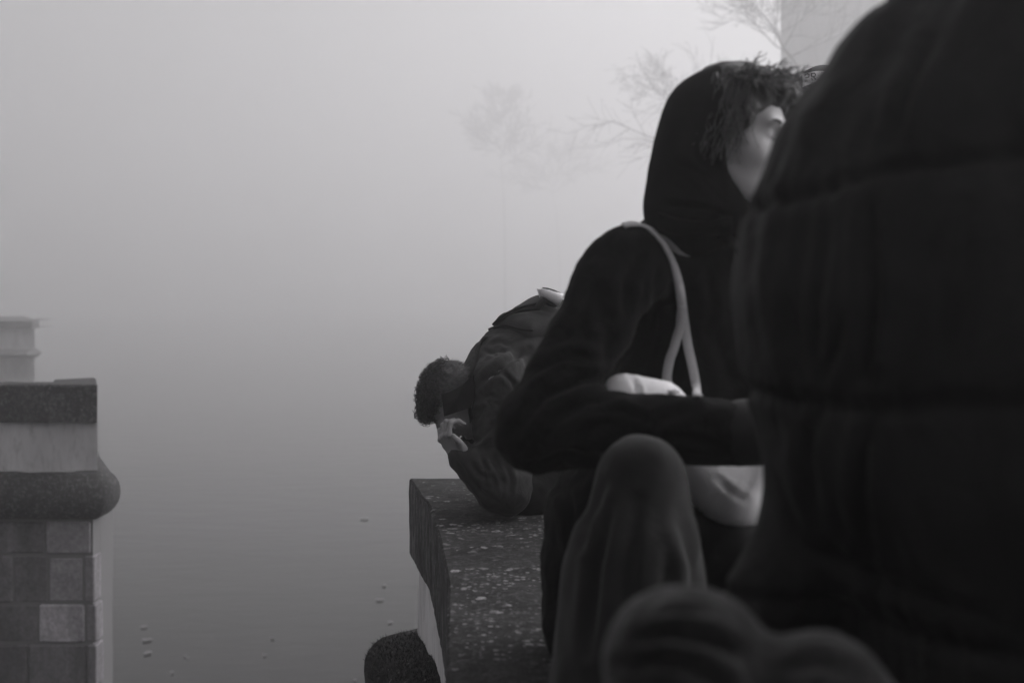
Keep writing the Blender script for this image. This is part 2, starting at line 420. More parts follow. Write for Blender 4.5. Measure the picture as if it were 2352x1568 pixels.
# parapets: coping polygon + inset wall + roll moulding swept along the outline
def offset_path(path, d):
    out = []; n = len(path)
    for i in range(n):
        a = np.array(path[max(i - 1, 0)]); b = np.array(path[min(i + 1, n - 1)]); t = b - a; t = t / np.linalg.norm(t)
        nn = np.array([-t[1], t[0]])
        if 0 < i < n - 1:
            t1 = np.array(path[i]) - a; t2 = b - np.array(path[i]); t1 /= np.linalg.norm(t1); t2 /= np.linalg.norm(t2)
            c = max(.35, math.sqrt(max(0, (1 + t1.dot(t2)) / 2))); nn = nn / c
        out.append(np.array(path[i]) + nn * d)
    return out
def densify(path, step):
    out = []
    for a, b in zip(path[:-1], path[1:]):
        a = np.array(a, float); b = np.array(b, float); k = max(1, int(np.linalg.norm(b - a) / step))
        out += [a + (b - a) * i / k for i in range(k)]
    return out + [np.array(path[-1], float)]
def sweep(name, path, prof, mat, parent, jitter=0, closed_prof=False, seed=1, step=None, smooth=False):
    """prof: list of (outward offset, z); swept along path, outward = left of the path direction"""
    if step: path = densify(path, step)
    rows = [offset_path(path, d) for d, z in prof]
    rnd = np.random.RandomState(seed)
    V = []; n = len(path); m_ = len(prof)
    for j, (d, z) in enumerate(prof):
        for i in range(n): V.append((rows[j][i][0], rows[j][i][1], z))
    V = np.array(V)
    if jitter: V = V + jitter * np.stack([wav(V, 9, seed), wav(V, 8, seed + 1), wav(V, 10, seed + 2)], 1)
    Fc = []
    for j in range(m_ if closed_prof else m_ - 1):
        for i in range(n - 1):
            k = (j + 1) % m_
            Fc.append((j * n + i, j * n + i + 1, k * n + i + 1, k * n + i))
    if closed_prof:
        Fc.append(tuple(j * n for j in range(m_))); Fc.append(tuple(j * n + n - 1 for j in range(m_ - 1, -1, -1)))
    return mesh(name, V, Fc, mat, parent, smooth)

# --- near parapet (outer face on the left, seen from camera).  path runs away from camera, outward = left
near = [(-.06, -1.2), (-.085, .6), (-.098, 1.6), (-.106, 2.17), (-.139, 2.9), (-.160, 3.14), (-.186, 3.41), (-.251, 3.97), (-.358, 4.54), (.60, 4.62)]
def coping_profile(t, r=.008, inner=.55):
    return [(-inner, -t), (0, -t), (0, -r), (-r, 0), (-inner, 0)]
pp = empty('stone_parapet', (0, 2.5, -.3))
tag(pp, 'curved stone parapet with dark lichen speckled coping that the people sit on', 'parapet')
# coping as dense mesh: top grid and side
nd = densify(near[:-1], .04); k = len(nd)
top = []; cols = 16
for i, p in enumerate(nd):
    for j in range(cols + 1):
        x1 = .60; x = p[0] + (x1 - p[0]) * j / cols; top.append((x, p[1] + .085 * (x - p[0]) * (1 if i == k - 1 else i / k) , 0))
top = np.array(top); rr = np.random.RandomState(3)
zz = .0035 * wav(top, 14, 5) + .0018 * wav(top, 50, 6) + .0008 * rr.normal(size=len(top)); 
V = top.copy(); V[:, 2] = zz
Fc = [(i * (cols + 1) + j, i * (cols + 1) + j + 1, (i + 1) * (cols + 1) + j + 1, (i + 1) * (cols + 1) + j) for i in range(k - 1) for j in range(cols)]
mesh_v = V.tolist(); base = len(mesh_v); side = []
zs = [-.006, -.05, -.1, -.15, -.2, -.262, -.27]
for a, z in enumerate(zs):
    o_ = .006 if a < len(zs) - 1 else 0
    for i, p in enumerate(nd):
        q = np.array([[p[0], p[1], z]]); j_ = .0012 * wav(q, 9, 8)[0] + .0008 * rr.normal()
        mesh_v.append((p[0] - o_ + j_, p[1], z + (zz[i * (cols + 1)] if a == 0 else 0)))
for i in range(k - 1):
    Fc.append((i * (cols + 1), (i + 1) * (cols + 1), base + i + 1, base + i))
nf_top = len(Fc) - (k - 1)
for a in range(len(zs) - 1):
    for i in range(k - 1): Fc.append((base + a * k + i, base + a * k + i + 1, base + (a + 1) * k + i + 1, base + (a + 1) * k + i))
# far end face, inner face, underside
b2 = len(mesh_v)
e0 = (k - 1) * (cols + 1)
bot = [(V[e0 + j][0], V[e0 + j][1], -.27) for j in range(cols + 1)]
mesh_v += bot
Fc += [(e0 + j, e0 + j + 1, b2 + j + 1, b2 + j) for j in range(cols)]
b3 = len(mesh_v); mesh_v += [(V[i * (cols + 1) + cols][0], V[i * (cols + 1) + cols][1], -.27) for i in range(k)]
Fc += [(i * (cols + 1) + cols, b3 + i, b3 + i + 1, (i + 1) * (cols + 1) + cols) for i in range(k - 1)]
Fc += [(base + (len(zs) - 1) * k + i, base + (len(zs) - 1) * k + i + 1, b3 + i + 1, b3 + i) for i in range(k - 1)]
cp = mesh('coping', mesh_v, Fc, ['coping', 'coping_side'], pp, False)
for pi, pol in enumerate(cp.data.polygons):
    if abs(pol.normal.z) < .5: pol.material_index = 1
inner_path = [(x + .028, min(y, 4.50)) for x, y in near[:-1]] + [(.60, 4.58)]
sweep('wall', inner_path, [(0, -.272), (0, -.62), (0, -3.2), (.25, -9.5)], 'wall', pp, .004, step=.12, seed=4)
solid('wall_core', [(.30, -1.2), (.60, -1.2), (.60, 4.4), (.30, 4.3)], -1.02, -.275, 'wall', pp)
def roll_profile(zc, r, out, n=12):
    pr = [(-.02, zc + r)]
    for i in range(n + 1):
        a = math.pi / 2 - math.pi * i / n; pr.append((out + r * math.cos(a) * .9, zc + r * math.sin(a)))
    pr.append((-.02, zc - r)); return pr
roll_path = spline([np.array(p) for p in inner_path[:-1]], 3)
roll_path = [p for p in roll_path][:-1] + [np.array([inner_path[-2][0] + .0, inner_path[-2][1] - .05])] + [np.array([inner_path[-2][0] + .07, 4.52]), np.array([.6, 4.58])]
roll = sweep('roll_moulding', roll_path, roll_profile(-.68, .15, .045), 'roll', pp, .007, seed=9, step=.06, smooth=True)
# moss tufts on the roll
bt = bvh(roll); mb = MB(); rnd = random.Random(5)
for i in range(1500):
    px = rnd.uniform(838, 1010); py = rnd.uniform(1445, 1640)
    h_, n_ = hit(bt, px, py, None)
    if h_ is None: continue
    if n_[2] < .15 and rnd.random() < .75: continue
    for q in range(2):
        d = n_ * .6 + np.array([rnd.gauss(0, .5), rnd.gauss(0, .5), .5 + rnd.random() * .5]); d /= np.linalg.norm(d)
        L_ = rnd.uniform(.006, .018); s_ = np.cross(d, [0.3, 1, 0]); s_ /= np.linalg.norm(s_); s_ *= .0014
        p0 = h_ + np.array([rnd.gauss(0, .003), rnd.gauss(0, .003), -.001])
        mb.add([p0 - s_, p0 + s_, p0 + d * L_, p0 + np.cross(d, s_) * 1.0], [(0, 1, 2), (1, 3, 2), (3, 0, 2)])
mo = mb.build('moss', 'moss', pp, False); mo['kind'] = 'stuff'

# --- left parapet across the water
def bastion(name, x1, y1, lab, back, matc, matw, loc):
    o = empty(name, loc); tag(o, lab, 'parapet')
    path = [(x1[0] - back[0], y1 + back[1]), (x1[0], y1), (x1[0] - 9, y1 - .25)]
    path = path[::-1]                      # from far left to the corner, then going back; outward = right side
    path = [(p[0], p[1]) for p in path]
    return o, path
lp = empty('bastion_parapet', (-3.5, 9.6, -.3)); tag(lp, 'stone bastion across the gap with dark coping, rounded moulding and block wall', 'parapet')
Y0 = 9.15; XR = -2.965
lpath = [(-3.54, 10.6), (XR, Y0), (-9, Y0 - .12)]      # travelling towards camera then left: outward is on the LEFT of this direction
lp_in = offset_path(lpath, -.03)
g = .012
prof = [(-.3, -.27), (0, -.27), (.0, -.012), (-.012, 0), (-.3, 0)]
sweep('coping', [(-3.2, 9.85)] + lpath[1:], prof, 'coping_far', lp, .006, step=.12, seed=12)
sweep('wall', lp_in, [(0, -.272), (0, -.62)], 'wall_far', lp, .003, step=.3, seed=13)
# the moulding turns a rounded corner
rp = [np.array([-4.16, 12.2])] + [np.array(lp_in[0]) + (np.array(lp_in[1]) - np.array(lp_in[0])) * t for t in (0, .4, .8, .93)] + [np.array(lp_in[1]) + np.array([-.04, .0])] + [np.array([XR - .2, Y0 + .028]), np.array([-9, Y0 - .09])]
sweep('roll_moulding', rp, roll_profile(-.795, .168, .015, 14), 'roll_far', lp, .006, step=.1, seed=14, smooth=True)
# one projecting stone on the corner end of the moulding joint
mbm = MB(); mbm.box(-9, XR - .045, Y0 + .045, Y0 + .5, -9.6, -.96); 
core = mbm.build('mortar_bed', 'mortar', lp, False)
bl = MB(); tones = []
def block(px0, px1, py0, py1, tone, d=Y0 - .0, pr=.03):
    x0 = (px0 - 1176) / F * d; x1 = (px1 - 1176) / F * d; z0 = EYE - (py1 - HZ) / F * d; z1 = EYE - (py0 - HZ) / F * d
    jj = .007
    n0 = len(bl.F); bl.box(x0 + jj, x1 - jj, Y0 + .03 - pr * .0 + random.Random(px0 + py0).uniform(-.006, .012), Y0 + .2, z0 + jj, z1 - jj, .012); tones.extend([tone] * (len(bl.F) - n0))
BL = [(-120, 100, 1197, 1276, .045), (100, 206, 1197, 1276, .12), (-260, -120, 1197, 1276, .09),
      (-70, 26, 1276, 1388, .05), (26, 106, 1276, 1388, .042), (106, 188, 1280, 1386, .13), (188, 215, 1276, 1388, .085), (-200, -70, 1276, 1388, .09),
      (-40, 84, 1388, 1480, .034), (84, 192, 1388, 1480, .15), (192, 219, 1388, 1480, .08), (-190, -40, 1388, 1480, .06),
      (-90, 60, 1480, 1580, .035), (60, 196, 1480, 1580, .04), (196, 221, 1480, 1580, .07), (-210, -90, 1480, 1580, .08)]
for b_ in BL: block(*b_[:4], b_[4])
yy = 1580; rnd = random.Random(4)
while yy < 3700:
    h_ = rnd.randint(90, 125); x = 222 + (yy - 1580) * 0; 
    while x > -600:
        w_ = rnd.randint(70, 170); block(x - w_, x, yy, yy + h_, rnd.choice([.035, .05, .09, .13])); x -= w_
    yy += h_
ash = bl.build('ashlar', 'ashlar', lp, False)
ca = ash.data.attributes.new('tone', 'FLOAT_COLOR', 'FACE')
for i, t in enumerate(tones): ca.data[i].color = tint((.25 * .085 + .75 * t) * 3.6)
# side face returning back
sweep('side_wall', [(-4.14, 12.2), (XR - .045, Y0 + .2)], [(0, -.96), (0, -3.2), (.15, -9.6)], 'bank', lp, .01, step=.3, seed=15)

# --- second, farther parapet seen through fog
fp = empty('distant_parapet', (-15, 40, -.3)); tag(fp, 'pale ghost of a farther bridge parapet fading in fog above the bastion', 'parapet')
D2 = 46.; s2 = D2 / F
XR2 = (92 - 1176) * s2
def z2(py): return EYE - (py - HZ) * s2
fpath = [(XR2 - 4, D2 + 9), (XR2 - .2, D2 + .5), (XR2 - .3, D2), (-40, D2 - .5)]
fin = offset_path(fpath, -.25)
sweep('coping', fpath, [(-2, z2(753)), (.0, z2(753)), (0, z2(737)), (-2, z2(736))], 'bank', fp, .01, seed=20)
sweep('wall', fin, [(0, z2(753)), (0, z2(806)), (0, -9.5)], 'wall_far', fp, .01, seed=21)
sweep('roll_moulding', fin, [(-.02, z2(802)), (.2, z2(804)), (.32, z2(812)), (.2, z2(820)), (-.02, z2(822))], 'bank', fp, .01, seed=22)
# tower
tw = empty('bridge_tower', (24, 78, -5)); tag(tw, 'pale fog veiled tower rising behind the hooded person and the cap', 'tower')
d = 74.
xa = (1885 - 1176) / F * d; xb = (1805 - 1176) / F * d
m_ = MB(); m_.box(xa, xa + 12, d, d + 11, -8, 34); 
for z in (10, 20): m_.box(xa - .25, xa + 12.25, d - .25, d + 11.25, z, z + .5)
m_.build('shaft', 'tower', tw, False)
m_ = MB(); zt = EYE + (670 - 118) / F * (d - 4)
V = [(xb, d - 4, -8), (xa + 9, d - 4, -8), (xa + 9, d - .01, -8), (xb, d - .01, -8), (xb, d - 4, zt), (xa + 9, d - 4, zt), (xa + 9, d - .01, zt + 1.2), (xb, d - .01, zt + .2), (xa + .3, d - 4, zt + 1.1), (xa + .3, d - .01, zt + 1.5)]
mesh('annex', V, [(0, 1, 5, 8, 4), (0, 4, 7, 3), (1, 2, 6, 5), (4, 8, 9, 7), (8, 5, 6, 9), (3, 7, 9, 6, 2), (3, 2, 1, 0)], 'tower', tw, False)
mesh('roof', [(xa - .5, d - .5, 34), (xa + 12.5, d - .5, 34), (xa + 12.5, d + 11.5, 34), (xa - .5, d + 11.5, 34), (xa + 4, d + 5.5, 44), (xa + 8, d + 5.5, 44)], [(0, 1, 5, 4), (1, 2, 5), (2, 3, 4, 5), (3, 0, 4)], 'wood', tw, False)
for x in (xa + 2.5, xa + 6, xa + 9.5):
    for z in (5, 13, 23):
        wm = MB(); wm.box(x, x + 1.1, d - .1, d + .05, z, z + 2.6); wm.build('window', 'wood', tw, False)

# bare trees
def bare_tree(label, base, guide, seed, depth=5, droop=.0, r0=.25, spread=.5, L0=None, leaves=0, start=.45, nb=14, rmin=.008):
    rnd = random.Random(seed); npr = np.random.RandomState(seed)
    root = empty('bare_tree', tuple(base)); tag(root, label, 'tree', 'bare trees in the fog')
    tr = MB(); br = MB(); lf = MB()
    g = spline([np.asarray(p, float) for p in guide], 6)
    rad = [r0 * (1 - .93 * i / (len(g) - 1)) for i in range(len(g))]
    tr.tube(g, rad, 7)
    tot = sum(np.linalg.norm(b - a) for a, b in zip(g[:-1], g[1:])); L0 = L0 or tot * .3
    def grow(p, d, L_, r, lev):
        n = 5; pts = [p]; 
        for i in range(n):
            d = d + npr.normal(size=3) * .13 + np.array([0, 0, .05 - droop * (.3 + .5 * lev / depth)]); d = d / np.linalg.norm(d); pts.append(pts[-1] + d * L_ / n)
        br.tube(pts, [max(r * (1 - .6 * i / n), rmin) for i in range(n + 1)], 4 if lev > 1 else 5, False)
        if lev < depth:
            for i in range(1, n + 1):
                for _ in range(2 if rnd.random() < .45 else 1):
                    s = npr.normal(size=3); s -= d * s.dot(d); s /= np.linalg.norm(s)
                    nd_ = d + s * rnd.uniform(.45, 1.0); nd_ /= np.linalg.norm(nd_)
                    grow(pts[i], nd_, L_ * rnd.uniform(.38, .62), max(r * .5, rmin), lev + 1)
        elif leaves and rnd.random() < leaves:
            q = pts[-1]; s = rnd.uniform(.03, .06); a = npr.normal(size=3) * s; b = npr.normal(size=3) * s
            lf.add([q, q + a, q + a + b, q + b * .8], [(0, 1, 2, 3)])
    for i in range(nb):
        t = start + (1 - start) * (i + .5) / nb; k = min(int(t * (len(g) - 1)), len(g) - 2)
        an = i * 2.4 + rnd.random(); dr = np.array([math.cos(an), math.sin(an), .35 + .5 * rnd.random()]); dr[:2] *= spread * 2; dr /= np.linalg.norm(dr)
        grow(g[k], dr, L0 * (1.15 - .75 * (t - start) / (1 - start)) * rnd.uniform(.8, 1.15), rad[k] * .5, 2)
    tr.build('trunk', 'bark', root); br.build('crown', 'bark', root)
    if leaves: lf.build('leaves', 'leaf', root, False)
    return root
B = lambda px, d, z=-3.9: np.array([(px - 1176) / F * d, d, z])
bare_tree('small bare tree standing alone in the fog left of the hooded person', B(1160, 195), [B(1160, 195), P(1158, 480, 195), P(1150, 340, 195), P(1158, 200, 195)], 3, depth=4, r0=.075, spread=.55, L0=5.6, start=.6, nb=22, rmin=.045)
bare_tree('bare shrubby tree low in the fog between the lone tree and the hooded figure', B(1290, 235), [B(1290, 235), P(1280, 520, 235), P(1270, 430, 235), P(1300, 350, 235)], 13, depth=4, r0=.08, spread=.7, L0=8, start=.6, nb=12, rmin=.05)
bare_tree('bare tree with drooping twigs just behind the black hood', B(1650, 75), [B(1650, 75), P(1640, 600, 75), P(1600, 380, 75), P(1560, 250, 75), P(1500, 190, 75)], 23, depth=4, droop=.10, r0=.16, spread=.6, L0=4.6, start=.5, nb=16, leaves=.2, rmin=.0075)
bare_tree('tall bare tree with twisting twigs beside the pale tower', B(1850, 58), [B(1850, 58), P(1850, 500, 58), P(1845, 200, 58), P(1800, 110, 58), P(1765, 50, 58), P(1700, -20, 58)], 31, depth=4, droop=.02, r0=.14, spread=.55, L0=3.0, start=.55, nb=16, leaves=.2, rmin=.006)
# floating foam
rnd = random.Random(2)
SP = [(836, 1192, 26), (882, 1345, 16), (872, 1378, 20), (896, 1430, 14), (625, 1466, 12), (608, 1505, 14), (485, 1467, 6), (337, 1471, 26), (338, 1500, 22), (330, 1440, 20), (425, 1508, 10), (432, 1512, 8), (815, 1563, 10), (395, 1545, 9)]
for i, (px, py, w_) in enumerate(SP):
    d = (EYE - WZ) * F / (py - HZ); c = P(px, py, d); L_ = w_ / F * d / 2
    V = [(0, 0, .006)]; n = 9
    for k_ in range(n):
        a = 2 * math.pi * k_ / n; V.append((L_ * math.cos(a) * rnd.uniform(.6, 1.1), L_ * 1.3 * math.sin(a) * rnd.uniform(.5, 1.1), .004))
    o = mesh('foam_patch', V, [(0, 1 + k_, 1 + (k_ + 1) % n) for k_ in range(n)], 'foam'); o.location = (c[0], c[1], WZ + .02)
    tag(o, 'small pale fleck of foam drifting on the dark river', 'foam', 'foam flecks on the river')
# =================================================================== PEOPLE
def ribbon(mb, cen, nor, w, th=.0016):
    cen = [np.asarray(c, float) for c in cen]; V = []
    for i, c in enumerate(cen):
        t = cen[min(i + 1, len(cen) - 1)] - cen[max(i - 1, 0)]; t /= np.linalg.norm(t)
        n = np.asarray(nor[i], float); n = n - t * n.dot(t); n /= np.linalg.norm(n) + 1e-9; s = np.cross(t, n)
        ww = w[i] if hasattr(w, '__len__') else w
        V += [c - s * ww / 2 - n * th, c + s * ww / 2 - n * th, c + s * ww / 2 + n * th, c - s * ww / 2 + n * th]
    Fc = [(4 * i + j, 4 * i + (j + 1) % 4, 4 * i + 4 + (j + 1) % 4, 4 * i + 4 + j) for i in range(len(cen) - 1) for j in range(4)]
    Fc += [(3, 2, 1, 0), tuple(range(4 * len(cen) - 4, 4 * len(cen)))]
    mb.add(V, Fc)
def surf_line(b, pts, d, off=.004, n=5):
    c = []; no = []
    for q in spline([np.array(p, float) for p in pts], n):
        h, nn = hit(b, q[0], q[1], d); c.append(h + nn * off); no.append(nn)
    for _ in range(2):
        c = [c[0]] + [(c[i - 1] + 2 * c[i] + c[i + 1]) / 4 for i in range(1, len(c) - 1)] + [c[-1]]
    return c, no
def strands(mb, n, root_fn, dir_fn, length, rad, seed, curl=0., grav=.0, seg=6, sides=3, curl_r=.003, turns=2.):
    rnd = np.random.RandomState(seed)
    for i in range(n):
        p, nn = root_fn(rnd)
        if p is None: continue
        d = dir_fn(rnd, p, nn); d = d / np.linalg.norm(d); L_ = length * rnd.uniform(.55, 1.25); pts = [p]
        a = np.cross(d, rnd.normal(size=3)); a /= np.linalg.norm(a); b = np.cross(d, a); ph = rnd.rand() * 6.28
        q = p.copy()
        for k in range(seg):
            d = d + np.array([0, 0, -grav]) + rnd.normal(size=3) * .10; d /= np.linalg.norm(d); q = q + d * L_ / seg
            w_ = curl * (k + 1) / seg; th = ph + turns * 6.28 * (k + 1) / seg
            pts.append(q + (a * math.cos(th) + b * math.sin(th)) * curl_r * w_)
        mb.tube(pts, [rad * (1 - .6 * k / seg) for k in range(seg + 1)], sides, False)

# ---------------------------------------------------------------- hooded person
H = empty('person', (.32, 2.3, .0))
HC = P(1682, 300, 2.2)
HM = frame((.80, -.52, -.24), (.22, -.02, 1))
hs = .94
sh_n, sh_f = P(1430, 612, 2.2), P(1730, 620, 2.48)
elb, wri = P(1235, 985, 2.10), P(1715, 993, 2.0)
hip = P(1455, 1300, 2.36); hip[2] = .13
kneeH = P(1474, 1106, 1.90)
ank = P(1455, 1640, 1.74); ank[2] = .04
torso = [C(P(1545, 1180, 2.38), P(1590, 690, 2.36), .15, .135, k=.06), E(P(1600, 640, 2.38), (.155, .10, .075), k=.06),
         C(sh_n + np.array([.02, .02, -.005]), P(1600, 560, 2.34), .062, .052, k=.05), C(sh_f, P(1600, 565, 2.34), .07, .052, k=.06), C(P(1560, 575, 2.30), P(1660, 575, 2.33), .070, k=.04), E(hip + np.array([.02, 0, .06]), (.15, .16, .16), k=.08)]
arm = [C(sh_n, elb, .070, .066, k=.035), C(elb, wri, .068, .050, k=.03), C(sh_f, P(1830, 900, 2.3), .07, .062, k=.05), C(P(1830, 900, 2.3), P(1850, 1010, 2.1), .06, .045, k=.03)]
legs = [C(hip, kneeH, .115, .062, k=.05), C(kneeH, ank, .064, .125, k=.03), C(P(1440, 1330, 1.87), P(1440, 1560, 1.83), .092, .095, k=.06), C(hip + np.array([.05, .02, .02]), P(1590, 1215, 2.22), .11, .08, k=.05), C(P(1590, 1215, 2.22), P(1735, 1335, 2.05), .085, .075, k=.05), C(P(1735, 1335, 2.05), np.array([.62, 1.75, -.08]), .07, .06, k=.03)]
fist = xf(hand_prims((.9, 1.1, .8)), wri + np.array([.06, .02, 0]), frame(wri - elb, (0, -1, .3)))
sdf(shrink(torso, .035) + shrink(arm + legs, .016) + xf(head_prims(), HC, HM, hs) + [C(HC + HM @ np.array([0, -.03, -.09]), P(1605, 570, 2.38), .045, .035, k=.03)] + fist,
    .005, 'skin', 'skin', H, relax=1).name = 'body'
coat = sdf([p for p in torso + arm] + [C(hip + np.array([-.02, 0, .1]), hip + np.array([-.01, 0, -.06]), .145, .16, k=.06)], .008, 'coat', 'coat', H, noise=[(.005, 13, 3), (.0028, 34, 5), (.0012, 80, 6)],
    folds=[([(1200, 1080), (1290, 1040), (1400, 1060)], 8, .008), ([(1220, 900), (1290, 850), (1360, 850)], 7, .008), ([(1330, 950), (1430, 940), (1500, 970)], 8, .007), ([(1460, 1040), (1560, 1010), (1650, 1020)], 8, .006), ([(1510, 620), (1500, 760), (1470, 850)], 9, .007), ([(1620, 600), (1640, 700), (1620, 800)], 9, .006), ([(1350, 620), (1330, 700), (1290, 760)], 8, .006), ([(1180, 990), (1250, 905), (1340, 870), (1400, 870)], 13, .013), ([(1215, 1040), (1280, 960), (1350, 920), (1410, 925)], 12, .010), ([(1290, 1060), (1350, 990), (1420, 950)], 12, .008),
           ([(1370, 640), (1400, 780), (1400, 860)], 18, .008), ([(1260, 790), (1330, 760), (1400, 800)], 14, .006), ([(1480, 560), (1440, 640), (1430, 740)], 12, .010), ([(1230, 850), (1300, 820), (1390, 830)], 11, .008),
           ([(1440, 1050), (1520, 960), (1600, 935)], 13, .006), ([(1600, 720), (1660, 800), (1690, 900)], 16, .008), ([(1290, 700), (1340, 740), (1400, 730)], 14, .005), ([(1270, 1090), (1310, 1160), (1320, 1260)], 12, .010), ([(1360, 1130), (1330, 1220), (1330, 1320)], 11, .010)])
trs = sdf(legs, .008, 'trousers', 'trouser', H, noise=[(.0035, 13, 7), (.0015, 40, 8)],
    folds=[([(1400, 1160), (1370, 1300), (1350, 1500)], 13, .012), ([(1465, 1150), (1440, 1320), (1430, 1560)], 14, .008), ([(1560, 1180), (1600, 1300), (1610, 1500)], 16, .010), ([(1390, 1110), (1350, 1200), (1340, 1260)], 10, .010), ([(1540, 1250), (1520, 1400), (1530, 1560)], 14, .007)])
cuff = sdf([C(wri - (wri - elb) * .01, wri + (wri - elb) * .035, .0525, .052, k=.01)], .005, 'cuff', 'cuff', H, relax=1)
# boots hidden under the trouser leg
for c, f_ in ((ank, (-.2, -1, 0)), (np.array([.63, 1.74, -.14]), (.3, -1, 0))):
    m_ = frame(f_, (0, 0, 1)); sdf(xf([C((0, -.02, .02), (0, .1, .0), .045, .038, k=.03), C((0, .1, 0), (0, .19, -.01), .04, .032, k=.03), C((0, -.02, .02), (0, -.03, .09), .045, .048, k=.03)], c + np.array([0, 0, .01]), m_), .008, 'boot', 'coat', H)
hoodp = xf([E((0, -.038, -.022), (.098, .092, .098), k=.03), E((0, -.018, .016), (.088, .094, .098), k=.03), C((0, -.046, -.08), (0, -.035, -.115), .074, .062, k=.04), C((.0, .02, -.13), (0, -.05, -.15), .065, .07, k=.05),
            SUB(E((0, .125, .015), (.10, .150, .115), k=.02)), SUB(E((0, .10, .10), (.10, .13, .07), k=.02)), SUB(E((0, .12, -.03), (.085, .105, .09), k=.02))], HC, HM)
hood = sdf(hoodp + [C(P(1600, 420, 2.28), P(1615, 500, 2.33), .060, .066, k=.03), C(P(1570, 535, 2.32), P(1680, 545, 2.34), .068, .072, k=.02), C(HC + HM @ np.array([0, -.015, -.12]), HC + HM @ np.array([0, -.02, -.165]), .064, .064, k=.02)], .006, 'hood', 'hood', H, noise=[(.003, 16, 2)],
    folds=[([(1560, 385), (1620, 410), (1680, 480)], 12, .010), ([(1600, 230), (1560, 300), (1545, 400)], 16, .004), ([(1640, 250), (1620, 340), (1660, 430)], 14, .006), ([(1530, 470), (1600, 480), (1680, 500)], 10, .010)])
# coat collar folded over, grey facing
bc = bvh(coat, hood)
colr = MB()
for (pts, w_) in (([(1515, 505), (1560, 520), (1620, 522), (1680, 515)], .030), ([(1655, 530), (1680, 555), (1700, 590)], .018)):
    c, no = surf_line(bc, pts, 2.3, .006); ribbon(colr, c, no, w_, .003)
colr.build('collar', 'coat', H)
# hair: mass plus strands pushed out of the hood
hairb = sdf(xf([E((0, -.012, .030), (.077, .096, .084), k=.01), SUB(E((.01, .13, -.025), (.085, .10, .095), k=.01)), E((0, .022, .086), (.070, .062, .024), k=.02), E((-.03, .06, .085), (.045, .03, .020), k=.02), E((.056, .018, .03), (.025, .036, .05), k=.02), E((.068, .0, -.02), (.014, .028, .035), k=.02), E((-.052, .045, .03), (.025, .036, .05), k=.02)], HC, HM), .004, 'hair', 'hair', H, noise=[(.004, 60, 4)], relax=1)
hb_ = bvh(hairb); mb = MB()
def rootH(rnd):
    lx = rnd.uniform(-.08, .08); l = np.array([lx, rnd.uniform(-.01, .07), .06 + .045 * math.sqrt(max(0, 1 - (lx / .085) ** 2)) * rnd.uniform(.6, 1)])
    return HC + HM @ l, HM @ np.array([lx * 4, .4, 1.])
strands(mb, 420, rootH, lambda r, p, n: HM @ np.array([r.normal() * .45 + (.5 if r.rand() < .6 else -.2), .45, .35 + r.normal() * .25]), .052, .0016, 3, 1, .10, 8, curl_r=.006, turns=1.2)
def rootS(rnd):
    l = np.array([.07 + rnd.uniform(-.008, .008), rnd.uniform(-.035, .042), rnd.uniform(.0, .085)]); return HC + HM @ l, HM @ np.array([1, .3, 0])
strands(mb, 330, rootS, lambda r, p, n: HM @ np.array([.25 + r.normal() * .2, .15 + r.normal() * .25, -1.]), .07, .0015, 5, 1, .1, 7, curl_r=.005, turns=1.0)
mb.build('hair_strands', 'hair_mid', H)
# brows and lashes on the lowered eyes
mb = MB()
for s in (1, -1):
    c = [HC + HM @ np.array([s * .031 + t * .014 * s, .0945 - .004 * t * t, -.0045 - .002 * (1 - t * t)]) for t in np.linspace(-1, 1, 7)]
    mb.tube(c, [.0006, .0012, .0014, .0014, .0014, .0012, .0006], 4)
    c = [HC + HM @ np.array([s * .032 + t * .016 * s, .092 - .006 * t * t, .024 + .003 * (1 - t * t)]) for t in np.linspace(-1, 1, 7)]
    eb = MB(); eb.tube(c, [.001, .0024, .0028, .0028, .0026, .002, .0008], 5); eb.build('eyebrow', 'hair_dark', H); mb.build('eyelashes', 'hair_dark', H); mb = MB()

tag(H, 'person in a black hood and coat with dark fringe leaning on one raised knee', 'person')
# ---------------------------------------------------------------- tote bag of the hooded person
T = empty('tote_bag', (.35, 2.15, .2)); tag(T, 'pale cotton tote bag hanging from the hooded person\'s shoulder, tucked under the arm', 'tote bag')
dB = 2.13
bag = sdf([C(P(1438, 912, 2.15), P(1520, 922, 2.15), .038, .034, k=.03), C(P(1420, 930, 2.16), P(1640, 990, 2.15), .032, k=.04), C(P(1480, 990, 2.17), P(1700, 1070, 2.17), .036, k=.05), C(P(1750, 1075, 2.18), P(1710, 1180, 2.10), .028, k=.05),
           C(P(1660, 1110, 2.15), P(1720, 1080, 2.16), .035, k=.05), C(P(1570, 1060, 2.17), P(1650, 1150, 2.12), .035, k=.05), C(P(1600, 1000, 2.2), P(1740, 1060, 2.2), .03, k=.03), C(P(1755, 1060, 2.18), P(1700, 1150, 2.08), .03, k=.04)],
          .007, 'bag', 'canvas', T, noise=[(.002, 14, 4)], folds=[([(1450, 862), (1462, 890), (1475, 930)], 5, .006), ([(1650, 1100), (1680, 1130), (1720, 1150)], 7, .006), ([(1735, 1060), (1720, 1110), (1690, 1150)], 6, .004)])
bc = bvh(coat)
st = MB()
c, no = surf_line(bc, [(1432, 524), (1460, 521), (1495, 535), (1530, 580), (1556, 650), (1570, 720), (1580, 790), (1592, 850), (1602, 915)], 2.25, .005, 6)
ribbon(st, c, no, .016, .0018); strap1 = st.build('handle', 'strap', T)
st = MB()
c, no = surf_line(bc, [(1568, 700), (1566, 745), (1552, 790), (1540, 830), (1534, 870), (1541, 895), (1550, 912)], 2.25, .008, 6)
ribbon(st, c, no, .016, .0018); st.build('handle', 'strap', T)

